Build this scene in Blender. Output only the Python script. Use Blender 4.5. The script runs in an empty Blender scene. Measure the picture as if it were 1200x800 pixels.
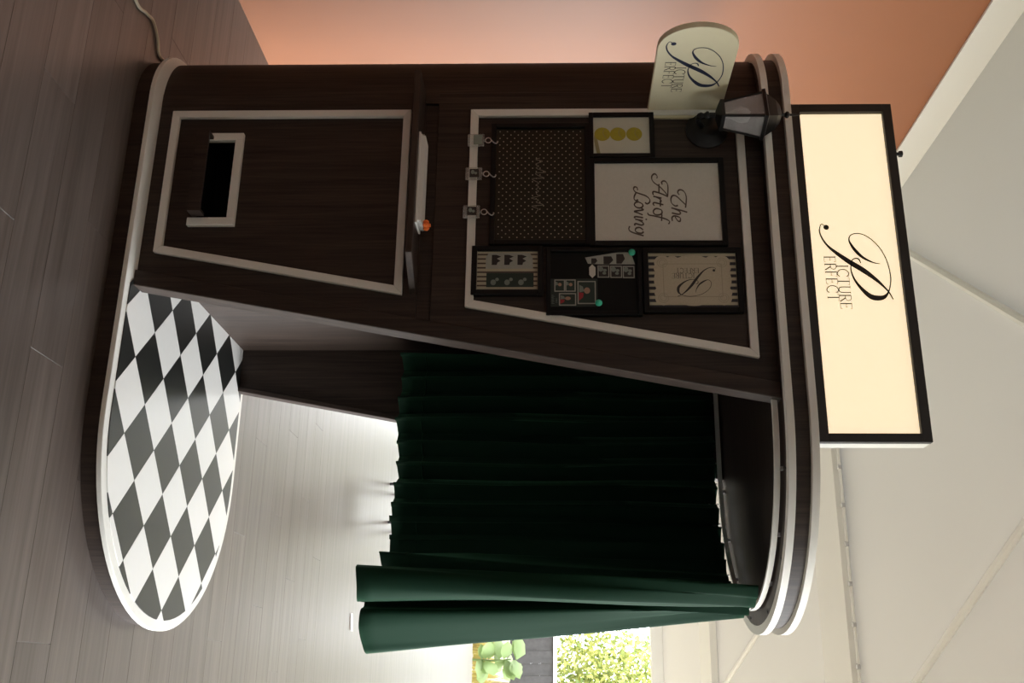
import bpy, bmesh, math, random
from mathutils import Vector, Matrix
random.seed(7)
PI = math.pi
scene = bpy.context.scene
COL = scene.collection

# ------------------------------------------------------------------ camera
FPX = 1168.0
YAW, PITCH, CAM_H = math.radians(19.1), math.radians(1.3), 1.42
fwd = Vector((-math.sin(YAW) * math.cos(PITCH), math.cos(YAW) * math.cos(PITCH), -math.sin(PITCH)))
rgt = Vector((math.cos(YAW), math.sin(YAW), 0))
upv = rgt.cross(fwd)
cam_data = bpy.data.cameras.new('camera')
cam = bpy.data.objects.new('camera', cam_data)
COL.objects.link(cam)
# the photographer held the camera on its side: image right is the world's up
m = Matrix((upv, -rgt, -fwd)).transposed().to_4x4()
m.translation = Vector((0, 0, CAM_H))
cam.matrix_world = m
cam_data.sensor_fit = 'HORIZONTAL'
cam_data.sensor_width = 36
cam_data.lens = 36 * FPX / 1200
cam_data.shift_x = -((1200 - (548 + FPX * math.tan(PITCH))) - 600) / 1200
cam_data.clip_end = 300
scene.camera = cam

# ------------------------------------------------------------------ world, lights, exposure
SKY = 13.0
world = bpy.data.worlds.new('overcast_sky')
scene.world = world
world.use_nodes = True
bg = world.node_tree.nodes['Background']
bg.inputs[0].default_value = (0.95, 0.98, 1.0, 1)
bg.inputs[1].default_value = SKY
scene.view_settings.view_transform = 'Standard'
scene.view_settings.look = 'None'
scene.view_settings.gamma = 1
scene.view_settings.use_curve_mapping = False
scene.view_settings.exposure = 0.0


def portal(name, loc, rot, sx, sy):
    l = bpy.data.lights.new(name, 'AREA')
    l.shape = 'RECTANGLE'
    l.size, l.size_y = sx, sy
    l.cycles.is_portal = True
    o = bpy.data.objects.new(name, l)
    o.location, o.rotation_euler = loc, rot
    COL.objects.link(o)


portal('portal_back', (-1.4, 17.75, 1.5), (-PI / 2, 0, 0), 8.2, 3.0)
portal('portal_right', (2.9, 10.15, 1.5), (PI / 2, 0, PI / 2), 14.9, 3.0)

# ------------------------------------------------------------------ helpers
ORIG = {}


def worg(o):
    return ORIG.get(o.name, Vector((0, 0, 0))) if o else Vector((0, 0, 0))


def obj(name, verts, faces, mat, parent=None, origin=None, smooth=False, bevel=0, segs=1):
    vs = [Vector(v) for v in verts]
    if origin is None:
        xs = [v.x for v in vs]; ys = [v.y for v in vs]; zs = [v.z for v in vs]
        origin = Vector(((min(xs) + max(xs)) / 2, (min(ys) + max(ys)) / 2, min(zs)))
    origin = Vector(origin)
    me = bpy.data.meshes.new(name)
    me.from_pydata([v - origin for v in vs], [], faces)
    bm = bmesh.new(); bm.from_mesh(me)
    bmesh.ops.recalc_face_normals(bm, faces=bm.faces)
    if bevel:
        es = [e for e in bm.edges if len(e.link_faces) == 2 and e.calc_face_angle(0) > 0.5]
        bmesh.ops.bevel(bm, geom=es, offset=bevel, segments=segs, affect='EDGES', profile=0.5)
    bm.to_mesh(me); bm.free()
    if smooth:
        for p in me.polygons:
            p.use_smooth = True
        try:
            me.set_sharp_from_angle(angle=math.radians(38))
        except Exception:
            pass
    me.materials.append(mat)
    o = bpy.data.objects.new(name, me)
    COL.objects.link(o)
    o.parent = parent
    o.location = origin - worg(parent)
    ORIG[o.name] = origin
    return o


def thing(name, label, cat, loc, group=None):
    o = bpy.data.objects.new(name, None)
    COL.objects.link(o)
    o.empty_display_size = 0.05
    o.location = loc
    ORIG[o.name] = Vector(loc)
    return tag(o, label, cat, group)


def tag(o, label, cat, group=None):
    o['label'] = label; o['category'] = cat
    if group: o['group'] = group
    return o


def struct(o, label=None):
    o['kind'] = 'structure'
    if label: o['label'] = label; 
    return o


def boxg(x0, x1, y0, y1, z0, z1):
    v = [(x, y, z) for x in (x0, x1) for y in (y0, y1) for z in (z0, z1)]
    f = [(0, 1, 3, 2), (4, 6, 7, 5), (0, 4, 5, 1), (2, 3, 7, 6), (0, 2, 6, 4), (1, 5, 7, 3)]
    return v, f


def join(*gs):
    V, Fc = [], []
    for v, f in gs:
        n = len(V); V += [tuple(a) for a in v]; Fc += [tuple(i + n for i in q) for q in f]
    return V, Fc


def box(name, x0, x1, y0, y1, z0, z1, mat, parent=None, bevel=0, segs=1):
    return obj(name, *boxg(x0, x1, y0, y1, z0, z1), mat, parent, bevel=bevel, segs=segs)


def prismg(poly, fn, d0, d1):
    """poly: 2D points; fn(a, b, d) -> 3D"""
    n = len(poly)
    v = [fn(a, b, d0) for a, b in poly] + [fn(a, b, d1) for a, b in poly]
    f = [tuple(range(n)), tuple(range(2 * n - 1, n - 1, -1))]
    f += [(i, (i + 1) % n, n + (i + 1) % n, n + i) for i in range(n)]
    return v, f


XY = lambda a, b, d: (a, b, d)      # plan
XZ = lambda a, b, d: (a, d, b)      # elevation facing the camera
YZ = lambda a, b, d: (d, a, b)      # elevation facing +X


def prism(name, poly, fn, d0, d1, mat, parent=None, **k):
    return obj(name, *prismg(poly, fn, d0, d1), mat, parent, **k)


def tubeg(path, r, n=8, caps=True):
    P = [Vector(p) for p in path]
    V, Fc = [], []
    prev = None
    for i, p in enumerate(P):
        t = (P[min(i + 1, len(P) - 1)] - P[max(i - 1, 0)]).normalized()
        if prev is None:
            a = t.orthogonal().normalized()
        else:
            a = (prev - t * prev.dot(t)).normalized()
        prev = a
        b = t.cross(a)
        rr = r[i] if isinstance(r, (list, tuple)) else r
        for k in range(n):
            an = 2 * PI * k / n
            V.append(p + a * math.cos(an) * rr + b * math.sin(an) * rr)
    for i in range(len(P) - 1):
        for k in range(n):
            Fc.append((i * n + k, i * n + (k + 1) % n, (i + 1) * n + (k + 1) % n, (i + 1) * n + k))
    if caps:
        Fc.append(tuple(range(n - 1, -1, -1)))
        Fc.append(tuple((len(P) - 1) * n + k for k in range(n)))
    return V, Fc


def latheg(prof, c, n=16, rot=0.0, axis='z'):
    V, Fc = [], []
    for r, h in prof:
        for k in range(n):
            an = 2 * PI * k / n + rot
            a, b = r * math.cos(an), r * math.sin(an)
            V.append((c[0] + a, c[1] + b, c[2] + h) if axis == 'z' else (c[0] + a, c[1] - h, c[2] + b))
    m_ = len(prof)
    for i in range(m_ - 1):
        for k in range(n):
            Fc.append((i * n + k, i * n + (k + 1) % n, (i + 1) * n + (k + 1) % n, (i + 1) * n + k))
    Fc.append(tuple(range(n - 1, -1, -1))); Fc.append(tuple((m_ - 1) * n + k for k in range(n)))
    return V, Fc


def cr(pts, per=8):
    """Catmull-Rom through tuples of any length"""
    P = [tuple(map(float, p)) for p in pts]
    out = []
    for i in range(len(P) - 1):
        p0, p1, p2, p3 = P[max(i - 1, 0)], P[i], P[i + 1], P[min(i + 2, len(P) - 1)]
        for k in range(per):
            t = k / per
            out.append(tuple(0.5 * (2 * b + (c - a) * t + (2 * a - 5 * b + 4 * c - d) * t * t + (3 * b - a - 3 * c + d) * t ** 3)
                             for a, b, c, d in zip(p0, p1, p2, p3)))
    out.append(P[-1])
    return out


def strokeg(pts, fn, d, per=8, smooth=True):
    """flat pen stroke: pts (a, b, width) on the plane fn(.,.,d)"""
    S = cr(pts, per) if smooth and len(pts) > 2 else pts
    V, Fc = [], []
    for i, (a, b, w) in enumerate(S):
        a0, b0 = S[max(i - 1, 0)][:2]; a1, b1 = S[min(i + 1, len(S) - 1)][:2]
        L = math.hypot(a1 - a0, b1 - b0) or 1
        nx, ny = -(b1 - b0) / L, (a1 - a0) / L
        w = max(w, 0.0004)
        V += [fn(a + nx * w / 2, b + ny * w / 2, d), fn(a - nx * w / 2, b - ny * w / 2, d)]
    for i in range(len(S) - 1):
        Fc.append((2 * i, 2 * i + 1, 2 * i + 3, 2 * i + 2))
    return V, Fc


def discg(a, b, ra, rb, fn, d, n=14):
    return [fn(a + ra * math.cos(2 * PI * k / n), b + rb * math.sin(2 * PI * k / n), d) for k in range(n)], [tuple(range(n))]


def rectg(a0, a1, b0, b1, fn, d):
    return [fn(a0, b0, d), fn(a1, b0, d), fn(a1, b1, d), fn(a0, b1, d)], [(0, 1, 2, 3)]


def polyg(poly, fn, d):
    return [fn(a, b, d) for a, b in poly], [tuple(range(len(poly)))]


def clip_convex(poly, clip):
    """Sutherland-Hodgman, clip is convex CCW"""
    out = list(poly)
    for i in range(len(clip)):
        (ax, ay), (bx, by) = clip[i], clip[(i + 1) % len(clip)]
        inp, out = out, []
        if not inp: break
        side = lambda p: (bx - ax) * (p[1] - ay) - (by - ay) * (p[0] - ax)
        for j in range(len(inp)):
            p, q = inp[j - 1], inp[j]
            sp, sq = side(p), side(q)
            if (sp < 0) != (sq < 0):
                t = sp / (sp - sq)
                out.append((p[0] + (q[0] - p[0]) * t, p[1] + (q[1] - p[1]) * t))
            if sq >= 0: out.append(q)
    return out


# ------------------------------------------------------------------ materials
def newmat(name):
    mt = bpy.data.materials.new(name)
    mt.use_nodes = True
    return mt, mt.node_tree, mt.node_tree.nodes['Principled BSDF']


def plain(name, col, rough=0.5, metal=0.0, spec=0.5, noise=0.0, nscale=30, coat=0.0, bump=0.0, **k):
    mt, nt, b = newmat(name)
    b.inputs['Base Color'].default_value = (*col, 1)
    b.inputs['Roughness'].default_value = rough
    b.inputs['Metallic'].default_value = metal
    b.inputs['Specular IOR Level'].default_value = spec
    b.inputs['Coat Weight'].default_value = coat
    b.inputs['Coat Roughness'].default_value = 0.08
    tc = nt.nodes.new('ShaderNodeTexCoord')
    nz = nt.nodes.new('ShaderNodeTexNoise')
    nz.inputs['Scale'].default_value = nscale
    nz.inputs['Detail'].default_value = 4
    nt.links.new(tc.outputs['Object'], nz.inputs['Vector'])
    if noise:
        mx = nt.nodes.new('ShaderNodeMix'); mx.data_type = 'RGBA'
        mx.inputs[6].default_value = (*[c * (1 - noise) for c in col], 1)
        mx.inputs[7].default_value = (*[min(1, c * (1 + noise)) for c in col], 1)
        nt.links.new(nz.outputs['Fac'], mx.inputs[0])
        nt.links.new(mx.outputs[2], b.inputs['Base Color'])
    if bump:
        bp = nt.nodes.new('ShaderNodeBump'); bp.inputs['Strength'].default_value = bump
        bp.inputs['Distance'].default_value = 0.002
        nt.links.new(nz.outputs['Fac'], bp.inputs['Height'])
        nt.links.new(bp.outputs['Normal'], b.inputs['Normal'])
    return mt


def wood(name, dark, light, stretch, rough=0.4, spec=0.5, rnd=0.0, fine=1.0, bump=0.15):
    """long-grain wood; stretch = noise scale per axis"""
    mt, nt, b = newmat(name)
    tc = nt.nodes.new('ShaderNodeTexCoord')
    geo = nt.nodes.new('ShaderNodeNewGeometry')
    oi = nt.nodes.new('ShaderNodeObjectInfo')
    mp = nt.nodes.new('ShaderNodeMapping')
    mp.inputs['Scale'].default_value = stretch
    addv = nt.nodes.new('ShaderNodeVectorMath'); addv.operation = 'ADD'
    sc = nt.nodes.new('ShaderNodeVectorMath'); sc.operation = 'SCALE'
    comb = nt.nodes.new('ShaderNodeCombineXYZ')
    for i in range(3): nt.links.new(oi.outputs['Random'], comb.inputs[i])
    nt.links.new(comb.outputs[0], sc.inputs[0]); sc.inputs['Scale'].default_value = 17.0
    nt.links.new(geo.outputs['Position'], addv.inputs[0]); nt.links.new(sc.outputs[0], addv.inputs[1])
    nt.links.new(addv.outputs[0], mp.inputs['Vector'])
    n1 = nt.nodes.new('ShaderNodeTexNoise'); n1.inputs['Scale'].default_value = 1.0
    n1.inputs['Detail'].default_value = 5; n1.inputs['Roughness'].default_value = 0.65
    n1.inputs['Distortion'].default_value = 0.4
    nt.links.new(mp.outputs[0], n1.inputs['Vector'])
    n2 = nt.nodes.new('ShaderNodeTexNoise'); n2.inputs['Scale'].default_value = 4.0 * fine
    n2.inputs['Detail'].default_value = 3
    nt.links.new(mp.outputs[0], n2.inputs['Vector'])
    ad = nt.nodes.new('ShaderNodeMath'); ad.operation = 'MULTIPLY_ADD'; ad.inputs[1].default_value = 0.45
    nt.links.new(n2.outputs['Fac'], ad.inputs[0]); nt.links.new(n1.outputs['Fac'], ad.inputs[2])
    cl = nt.nodes.new('ShaderNodeMapRange')
    cl.inputs[1].default_value = 0.5; cl.inputs[2].default_value = 0.98
    nt.links.new(ad.outputs[0], cl.inputs[0])
    mx = nt.nodes.new('ShaderNodeMix'); mx.data_type = 'RGBA'
    mx.inputs[6].default_value = (*dark, 1); mx.inputs[7].default_value = (*light, 1)
    nt.links.new(cl.outputs[0], mx.inputs[0])
    last = mx.outputs[2]
    if rnd:
        hs = nt.nodes.new('ShaderNodeHueSaturation')
        mr = nt.nodes.new('ShaderNodeMapRange')
        mr.inputs[3].default_value = 1 - rnd; mr.inputs[4].default_value = 1 + rnd
        nt.links.new(oi.outputs['Random'], mr.inputs[0]); nt.links.new(mr.outputs[0], hs.inputs['Value'])
        nt.links.new(last, hs.inputs['Color']); last = hs.outputs[0]
    nt.links.new(last, b.inputs['Base Color'])
    b.inputs['Roughness'].default_value = rough
    b.inputs['Specular IOR Level'].default_value = spec
    bp = nt.nodes.new('ShaderNodeBump'); bp.inputs['Strength'].default_value = bump; bp.inputs['Distance'].default_value = 0.001
    nt.links.new(n2.outputs['Fac'], bp.inputs['Height']); nt.links.new(bp.outputs['Normal'], b.inputs['Normal'])
    return mt


WD = dict(dark=(0.019, 0.0132, 0.0107), light=(0.060, 0.041, 0.032))
M_wood = wood('walnut_laminate_upright', WD['dark'], WD['light'], (45, 45, 1.6), 0.48, 0.25)
M_woodx = wood('walnut_laminate_level', WD['dark'], WD['light'], (1.6, 45, 45), 0.48, 0.25)
M_plank = wood('grey_brown_plank', (0.072, 0.055, 0.046), (0.136, 0.110, 0.096), (0.9, 26, 1), 0.38, 0.7, rnd=0.08, bump=0.1)
M_white = plain('white_paint', (0.80, 0.79, 0.74), 0.45, noise=0.03)
M_tileb = plain('black_floor_tile', (0.012, 0.013, 0.012), 0.38, noise=0.25, nscale=18)
M_tilew = plain('white_floor_tile', (0.80, 0.79, 0.765), 0.38, noise=0.02)
M_black = plain('black_frame_lacquer', (0.004, 0.004, 0.004), 0.55, spec=0.2)
M_felt = plain('black_lining', (0.003, 0.003, 0.003), 0.9, spec=0.1)
M_iron = plain('black_cast_metal', (0.010, 0.010, 0.011), 0.38, metal=0.3, noise=0.3, nscale=60)
M_silver = plain('silver_metal', (0.62, 0.62, 0.63), 0.3, metal=1.0)
M_cream = plain('cream_painted_board', (0.70, 0.65, 0.46), 0.55, noise=0.03)
M_navy = plain('navy_ink', (0.012, 0.018, 0.05), 0.5)
M_ink = plain('dark_brown_ink', (0.02, 0.014, 0.011), 0.6)
M_inkbrown = plain('brown_ink', (0.10, 0.075, 0.055), 0.7)
M_paper = plain('ivory_paper', (0.62, 0.60, 0.54), 0.75, noise=0.06, nscale=120, coat=0.25)
M_green_pin = plain('mint_green_pin', (0.05, 0.55, 0.36), 0.25)
M_orange = plain('orange_plastic', (0.95, 0.20, 0.03), 0.5)
M_cord = plain('beige_cable', (0.66, 0.58, 0.44), 0.5)


def tex_wall(name, col, rough, spec, bump_scale=400):
    return plain(name, col, rough, spec=spec, noise=0.025, nscale=3, bump=0.0)


M_terra = plain('terracotta_wall_paint', (0.40, 0.158, 0.076), 0.40, spec=0.38, noise=0.04, nscale=4)


def fabric_roof(name, col, trans):
    mt, nt, b = newmat(name)
    out = nt.nodes['Material Output']
    nt.nodes.remove(b)
    d = nt.nodes.new('ShaderNodeBsdfDiffuse'); t = nt.nodes.new('ShaderNodeBsdfTranslucent')
    nz = nt.nodes.new('ShaderNodeTexNoise'); nz.inputs['Scale'].default_value = 0.35
    geo = nt.nodes.new('ShaderNodeNewGeometry'); nt.links.new(geo.outputs['Position'], nz.inputs['Vector'])
    mx = nt.nodes.new('ShaderNodeMix'); mx.data_type = 'RGBA'
    mx.inputs[6].default_value = (*[c * 0.93 for c in col], 1); mx.inputs[7].default_value = (*col, 1)
    nt.links.new(nz.outputs['Fac'], mx.inputs[0])
    nt.links.new(mx.outputs[2], d.inputs[0]); nt.links.new(mx.outputs[2], t.inputs[0])
    ms = nt.nodes.new('ShaderNodeMixShader'); ms.inputs[0].default_value = trans
    nt.links.new(d.outputs[0], ms.inputs[1]); nt.links.new(t.outputs[0], ms.inputs[2])
    nt.links.new(ms.outputs[0], out.inputs['Surface'])
    return mt


M_roof = fabric_roof('tent_roof_fabric', (0.80, 0.785, 0.755), 0.012)
M_tentwall = fabric_roof('tent_wall_fabric', (0.80, 0.78, 0.66), 0.03)
M_alu = plain('white_coated_beam', (0.90, 0.895, 0.87), 0.45)

# far floor: boards too small to pick apart
M_floorfar = wood('grey_brown_far_planks', (0.072, 0.055, 0.046), (0.136, 0.110, 0.096), (0.9, 26, 1), 0.38, 0.7, bump=0.1)

# velvet
mt, nt, b = newmat('green_velvet')
M_velvet = mt
b.inputs['Base Color'].default_value = (0.007, 0.030, 0.0165, 1)
b.inputs['Roughness'].default_value = 0.75
b.inputs['Specular IOR Level'].default_value = 0.1
b.inputs['Sheen Weight'].default_value = 0.26
b.inputs['Sheen Roughness'].default_value = 0.35
b.inputs['Sheen Tint'].default_value = (0.22, 0.60, 0.34, 1)
nz = nt.nodes.new('ShaderNodeTexNoise'); nz.inputs['Scale'].default_value = 14; nz.inputs['Detail'].default_value = 6
bp = nt.nodes.new('ShaderNodeBump'); bp.inputs['Strength'].default_value = 0.25; bp.inputs['Distance'].default_value = 0.004
nt.links.new(nz.outputs['Fac'], bp.inputs['Height']); nt.links.new(bp.outputs['Normal'], b.inputs['Normal'])

# lit sign face
mt, nt, b = newmat('lit_sign_face')
M_lit = mt
b.inputs['Base Color'].default_value = (0.75, 0.7, 0.6, 1)
b.inputs['Emission Color'].default_value = (1.0, 0.80, 0.52, 1)
b.inputs['Emission Strength'].default_value = 0.90

mt, nt, b = newmat('lantern_glass')
M_glass = mt
b.inputs['Base Color'].default_value = (0.92, 0.92, 0.95, 1)
b.inputs['Transmission Weight'].default_value = 0.75
b.inputs['Roughness'].default_value = 0.18
b.inputs['IOR'].default_value = 1.35
mt, nt, b = newmat('clear_acrylic')
M_acrylic = mt
b.inputs['Base Color'].default_value = (0.95, 0.97, 0.96, 1)
b.inputs['Transmission Weight'].default_value = 0.8
b.inputs['Roughness'].default_value = 0.08
b.inputs['IOR'].default_value = 1.3
M_bulb = plain('opal_bulb', (0.85, 0.85, 0.82), 0.3)

# ------------------------------------------------------------------ floor
ROW0, ROWW = 2.335, 0.1865
NEAR_Y0 = ROW0 - 7 * ROWW
NEAR_Y1 = ROW0 + 20 * ROWW
PX0, PX1 = -2.89, 2.11
g = join(boxg(PX0, PX1, NEAR_Y0, NEAR_Y1, -0.06, -0.008),
         boxg(PX0, 2.8, NEAR_Y1, 17.64, -0.06, 0), boxg(-7, PX0, -6, 17.64, -0.06, 0),
         boxg(PX1, 2.8, -6, NEAR_Y1, -0.06, 0), boxg(PX0, PX1, -6, NEAR_Y0, -0.06, 0))
floor = struct(obj('floor', *g, M_floorfar, origin=(0, 0, 0)), 'grey-brown wood plank floor')
PLEN = 1.22
plank_mesh = {}


def plank(x0, x1, y0):
    L = round(x1 - x0, 3)
    if L < 0.05: return
    if L not in plank_mesh:
        v, f = boxg(0, L - 0.001, 0, ROWW - 0.0012, -0.007, 0)
        o = obj('plank', v, f, M_plank, floor, origin=(0, 0, 0), bevel=0.0005)
        plank_mesh[L] = o.data
    else:
        o = bpy.data.objects.new('plank', plank_mesh[L]); COL.objects.link(o); o.parent = floor
    o.location = (x0, y0, 0)


for r in range(-7, 20):
    y0 = ROW0 + r * ROWW
    ph = -1.61 if r == 0 else -1.61 + ((r * 0.618 * 1.0) % 1.0) * PLEN
    x = ph
    while x > PX0: x -= PLEN
    while x < PX1:
        plank(max(x, PX0), min(x + PLEN, PX1), y0)
        x += PLEN

# ------------------------------------------------------------------ marquee shell
ZE, SL, YE = 3.2, 0.36, 17.6
RY = 5.6


def roof_z(y):
    return ZE + SL * (YE - y) if y > RY else ZE + SL * (YE - RY) - SL * (RY - y)


XL, XR, YF = -7.0, 2.8, -6.4
# roof: fabric sheets sagging a little between the rafters
V, Fc = [], []
ny, nx = 49, 73
for j in range(ny):
    y = YF + (YE + 0.2 - YF) * j / (ny - 1)
    for i in range(nx):
        x = XL + (XR - XL) * i / (nx - 1)
        sag = 0.05 * math.sin(PI * ((x - XL) % 4.5) / 4.5)
        V.append((x, y, roof_z(y) - sag))
for j in range(ny - 1):
    for i in range(nx - 1):
        Fc.append((j * nx + i, j * nx + i + 1, (j + 1) * nx + i + 1, (j + 1) * nx + i))
ceiling = struct(obj('ceiling', V, Fc, M_roof, smooth=True, origin=(0, 0, ZE)), 'off-white sloping tent roof fabric')
# purlins across the roof slope
for name, y, h, w in (('purlin', 12.72, 0.09, 0.26), ('purlin', 15.85, 0.10, 0.16)):
    z = roof_z(y)
    dz = -SL * w
    a = [(y - w, z + SL * w - 0.06), (y + w, z - SL * w - 0.06), (y + w, z - SL * w - 0.06 - h), (y - w, z + SL * w - 0.06 - h)]
    prism(name, a, YZ, XL, XR, M_alu, ceiling)
# lacing cable with clips under the nearer purlin
yc = 12.40; zc = roof_z(yc) - 0.10
lc = obj('lacing_cable', *tubeg([(XL, yc, zc), (XR, yc, zc)], 0.018, 6), M_alu, ceiling)
x = -5.0
k = 0
while x < 3:
    obj('clip', *latheg([(0.0, -0.03), (0.035, -0.02), (0.035, 0.02), (0.0, 0.03)], (x, yc, zc - 0.005), 6), M_silver, lc)
    x += 0.475
# roof bracing rods
for p0, p1, rr in (((-1.4, 9.9), (1.6, 13.5), 0.045), ((-1.4 - 1.6, 7.9), (-1.4, 9.9), 0.045), ((-5.9, 11.9), (-2.2, 8.1), 0.05),
                   ((-2.0, 12.7), (0.9, 16.8), 0.035)):
    pts = []
    for t in range(13):
        a = t / 12
        x = p0[0] + (p1[0] - p0[0]) * a; y = p0[1] + (p1[1] - p0[1]) * a
        pts.append((x, y, roof_z(y) - 0.09))
    obj('bracing_rod', *tubeg(pts, rr, 8), M_alu, ceiling, smooth=True)
# eave beam at the back, back wall with its wide opening
OX0, OX1 = -5.5, 2.7
g = join(boxg(XL, OX0, YE, YE + 0.05, 0, ZE + 0.1), boxg(OX1, XR, YE, YE + 0.05, 0, ZE + 0.1), boxg(OX0, OX1, YE, YE + 0.05, 3.0, ZE + 0.1))
wall_back = struct(obj('wall_back', *g, M_tentwall), 'cream tent back wall above a wide opening')
box('eave_beam', XL, XR, YE - 0.14, YE, 3.0, 3.2, M_alu, wall_back, bevel=0.01)
for x in (-5.5, 1.4, 2.7):
    box('post', x - 0.07, x + 0.07, YE - 0.14, YE, 0, 3.0, M_alu, wall_back, bevel=0.01)
# right side: open bays under a header
g = join(boxg(XR, XR + 0.05, YF, 2.7, 0, ZE + 4.5), boxg(XR, XR + 0.05, 2.7, YE, 3.0, ZE + 4.5))
wall_right = struct(obj('wall_right', *g, M_tentwall), 'cream tent side wall')
for y in (2.7, 7.3, 12.4, 17.5):
    box('post', XR - 0.1, XR, y - 0.07, y + 0.07, 0, 3.0, M_alu, wall_right, bevel=0.01)
wall_front = struct(obj('wall_front', *boxg(XL, XR, YF, YF + 0.05, 0, ZE + 0.1), plain('bounce_cutting_dark', (0.12, 0.10, 0.09), 0.8)), 'unseen tent end wall behind the camera, darkened to dim the booth front')  # unseen end wall; dark colour chosen to cut bounce onto the booth front
g = boxg(XL - 0.05, XL, YF, YE, 0, ZE + 4.5)
wall_side = struct(obj('wall_side', *g, M_tentwall), 'cream tent wall beyond the partition')
# terracotta partition with its white head beam
wall_left = struct(box('wall_left', -3.0, -2.89, -3.0, 8.0, 0, 3.36, M_terra), 'terracotta orange partition wall')
t1 = struct(box('trim_1', -3.03, -2.88, -3.0, 8.0, 3.36, 3.52, M_alu, bevel=0.004), 'white beam capping the terracotta wall')
box('edge_lip', -2.885, -2.872, -3.0, 8.0, 3.345, 3.362, M_alu, t1)

# ------------------------------------------------------------------ photo booth: plan
L_, R0, CX, CY, RR, FY, BY = -2.14, 0.27, -0.79, 3.479, 0.621, 2.858, 4.10


def outline(inset=0.0, n=40, nc=12):
    """stadium-like plan, CCW seen from above"""
    pts = []
    r = R0 - inset; rr = RR - inset
    cx, cy = L_ + R0, FY + R0
    for i in range(nc + 1):                         # front left corner
        a = PI + (PI / 2) * i / nc
        pts.append((cx + r * math.cos(a), cy + r * math.sin(a)))
    for i in range(n + 1):                          # right half circle
        a = -PI / 2 + PI * i / n
        pts.append((CX + rr * math.cos(a), CY + rr * math.sin(a)))
    cy = BY - R0
    for i in range(nc + 1):                         # back left corner
        a = PI / 2 + (PI / 2) * i / nc
        pts.append((cx + r * math.cos(a), cy + r * math.sin(a)))
    return pts


def ringg(out_in, in_in, z0, z1):
    A, B = outline(out_in), outline(in_in)
    n = len(A)
    V = [(x, y, z0) for x, y in A] + [(x, y, z1) for x, y in A] + [(x, y, z0) for x, y in B] + [(x, y, z1) for x, y in B]
    Fc = []
    for i in range(n):
        j = (i + 1) % n
        Fc += [(i, j, n + j, n + i), (2 * n + j, 2 * n + i, 3 * n + i, 3 * n + j), (n + i, n + j, 3 * n + j, 3 * n + i), (j, i, 2 * n + i, 2 * n + j)]
    return V, Fc


booth = thing('photo_booth', 'dark walnut photo booth with rounded canopy and black and white diamond floor', 'photo booth', (-1.2, 3.48, 0))
ZP, ZT, ZS = 0.055, 0.071, 2.10
obj('plinth', *prismg(outline(0.018), XY, 0.0, ZP), M_wood, booth, smooth=True)
slab = obj('plinth_slab', *prismg(outline(0.0), XY, ZP, ZT), M_white, booth, smooth=True, bevel=0.0015)
slab['label'] = 'white rimmed floor slab'
# diamond tiles, clipped to the slab's inner line
clip = [p for p in outline(0.034)]
clip = clip_convex(clip, [(-1.19, 2.885), (1.0, 1.0), (1.0, 6.0), (-3.0, 6.0), (-3.0, 3.843)])
clip = clip_convex(clip, [(-1.357, 2.0), (0.5, 2.0), (0.5, 5.0), (-1.357, 5.0)])
DX, DY, TX, TY = 0.1252, 0.1205, -1.238, 3.242
for i in range(-3, 11):
    for j in range(-6, 10):
        if (i + j) % 2 == 0: continue
        cx, cy = TX + i * DX, TY + j * DY
        gp = 0.0008
        dia = [(cx - DX + gp, cy), (cx, cy - DY + gp), (cx + DX - gp, cy), (cx, cy + DY - gp)]
        dia = clip_convex(dia, clip)
        if len(dia) < 3: continue
        # drop slivers
        ar = abs(sum(dia[k - 1][0] * dia[k][1] - dia[k][0] * dia[k - 1][1] for k in range(len(dia)))) / 2
        if ar < 1.5e-4: continue
        prism('tile', dia, XY, ZT, ZT + 0.003, M_tileb if i % 2 == 0 else M_tilew, slab)

# cabinet shell: curved left end and straight back
def thick_path(pts, t):
    """offset a plan polyline to the left by t"""
    out = []
    for i, p in enumerate(pts):
        a, b_ = pts[max(i - 1, 0)], pts[min(i + 1, len(pts) - 1)]
        L = math.hypot(b_[0] - a[0], b_[1] - a[1]) or 1
        out.append((p[0] - (b_[1] - a[1]) / L * t, p[1] + (b_[0] - a[0]) / L * t))
    return list(pts) + out[::-1]


cx = L_ + R0
rx_, ry_ = 0.262, 0.199                     # the column stands a little behind the front boards
sh = []
for i in range(0, 17):
    a = 1.5 * PI - (PI / 2) * i / 16
    sh.append((cx + rx_ * math.cos(a), FY + R0 + ry_ * math.sin(a)))
for i in range(0, 17):
    a = PI - (PI / 2) * i / 16
    sh.append((cx + rx_ * math.cos(a), BY - R0 + (R0 - 0.03) * math.sin(a)))
sh.append((-1.36, BY - 0.03))
V, Fc = [], []
n = len(sh)
inner = thick_path(sh, -0.025)[n:][::-1]
for z in (ZT, ZS):
    V += [(x, y, z) for x, y in sh] + [(x, y, z) for x, y in inner]
for i in range(n - 1):
    Fc += [(i, i + 1, 2 * n + i + 1, 2 * n + i), (n + i + 1, n + i, 3 * n + i, 3 * n + i + 1),
           (i, n + i, n + i + 1, i + 1), (2 * n + i, 2 * n + i + 1, 3 * n + i + 1, 3 * n + i)]
Fc += [(0, 2 * n, 3 * n, n), (n - 1, 2 * n - 1, 4 * n - 1, 3 * n - 1)]
obj('cabinet_shell', V, Fc, M_wood, booth, smooth=True)

FYF = 2.93                                  # front face of the facade boards
SLOPE = 0.1845
edge_x = lambda z: -1.205 + SLOPE * (z - 0.049)      # slanted right edge
XB = -1.912
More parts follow.
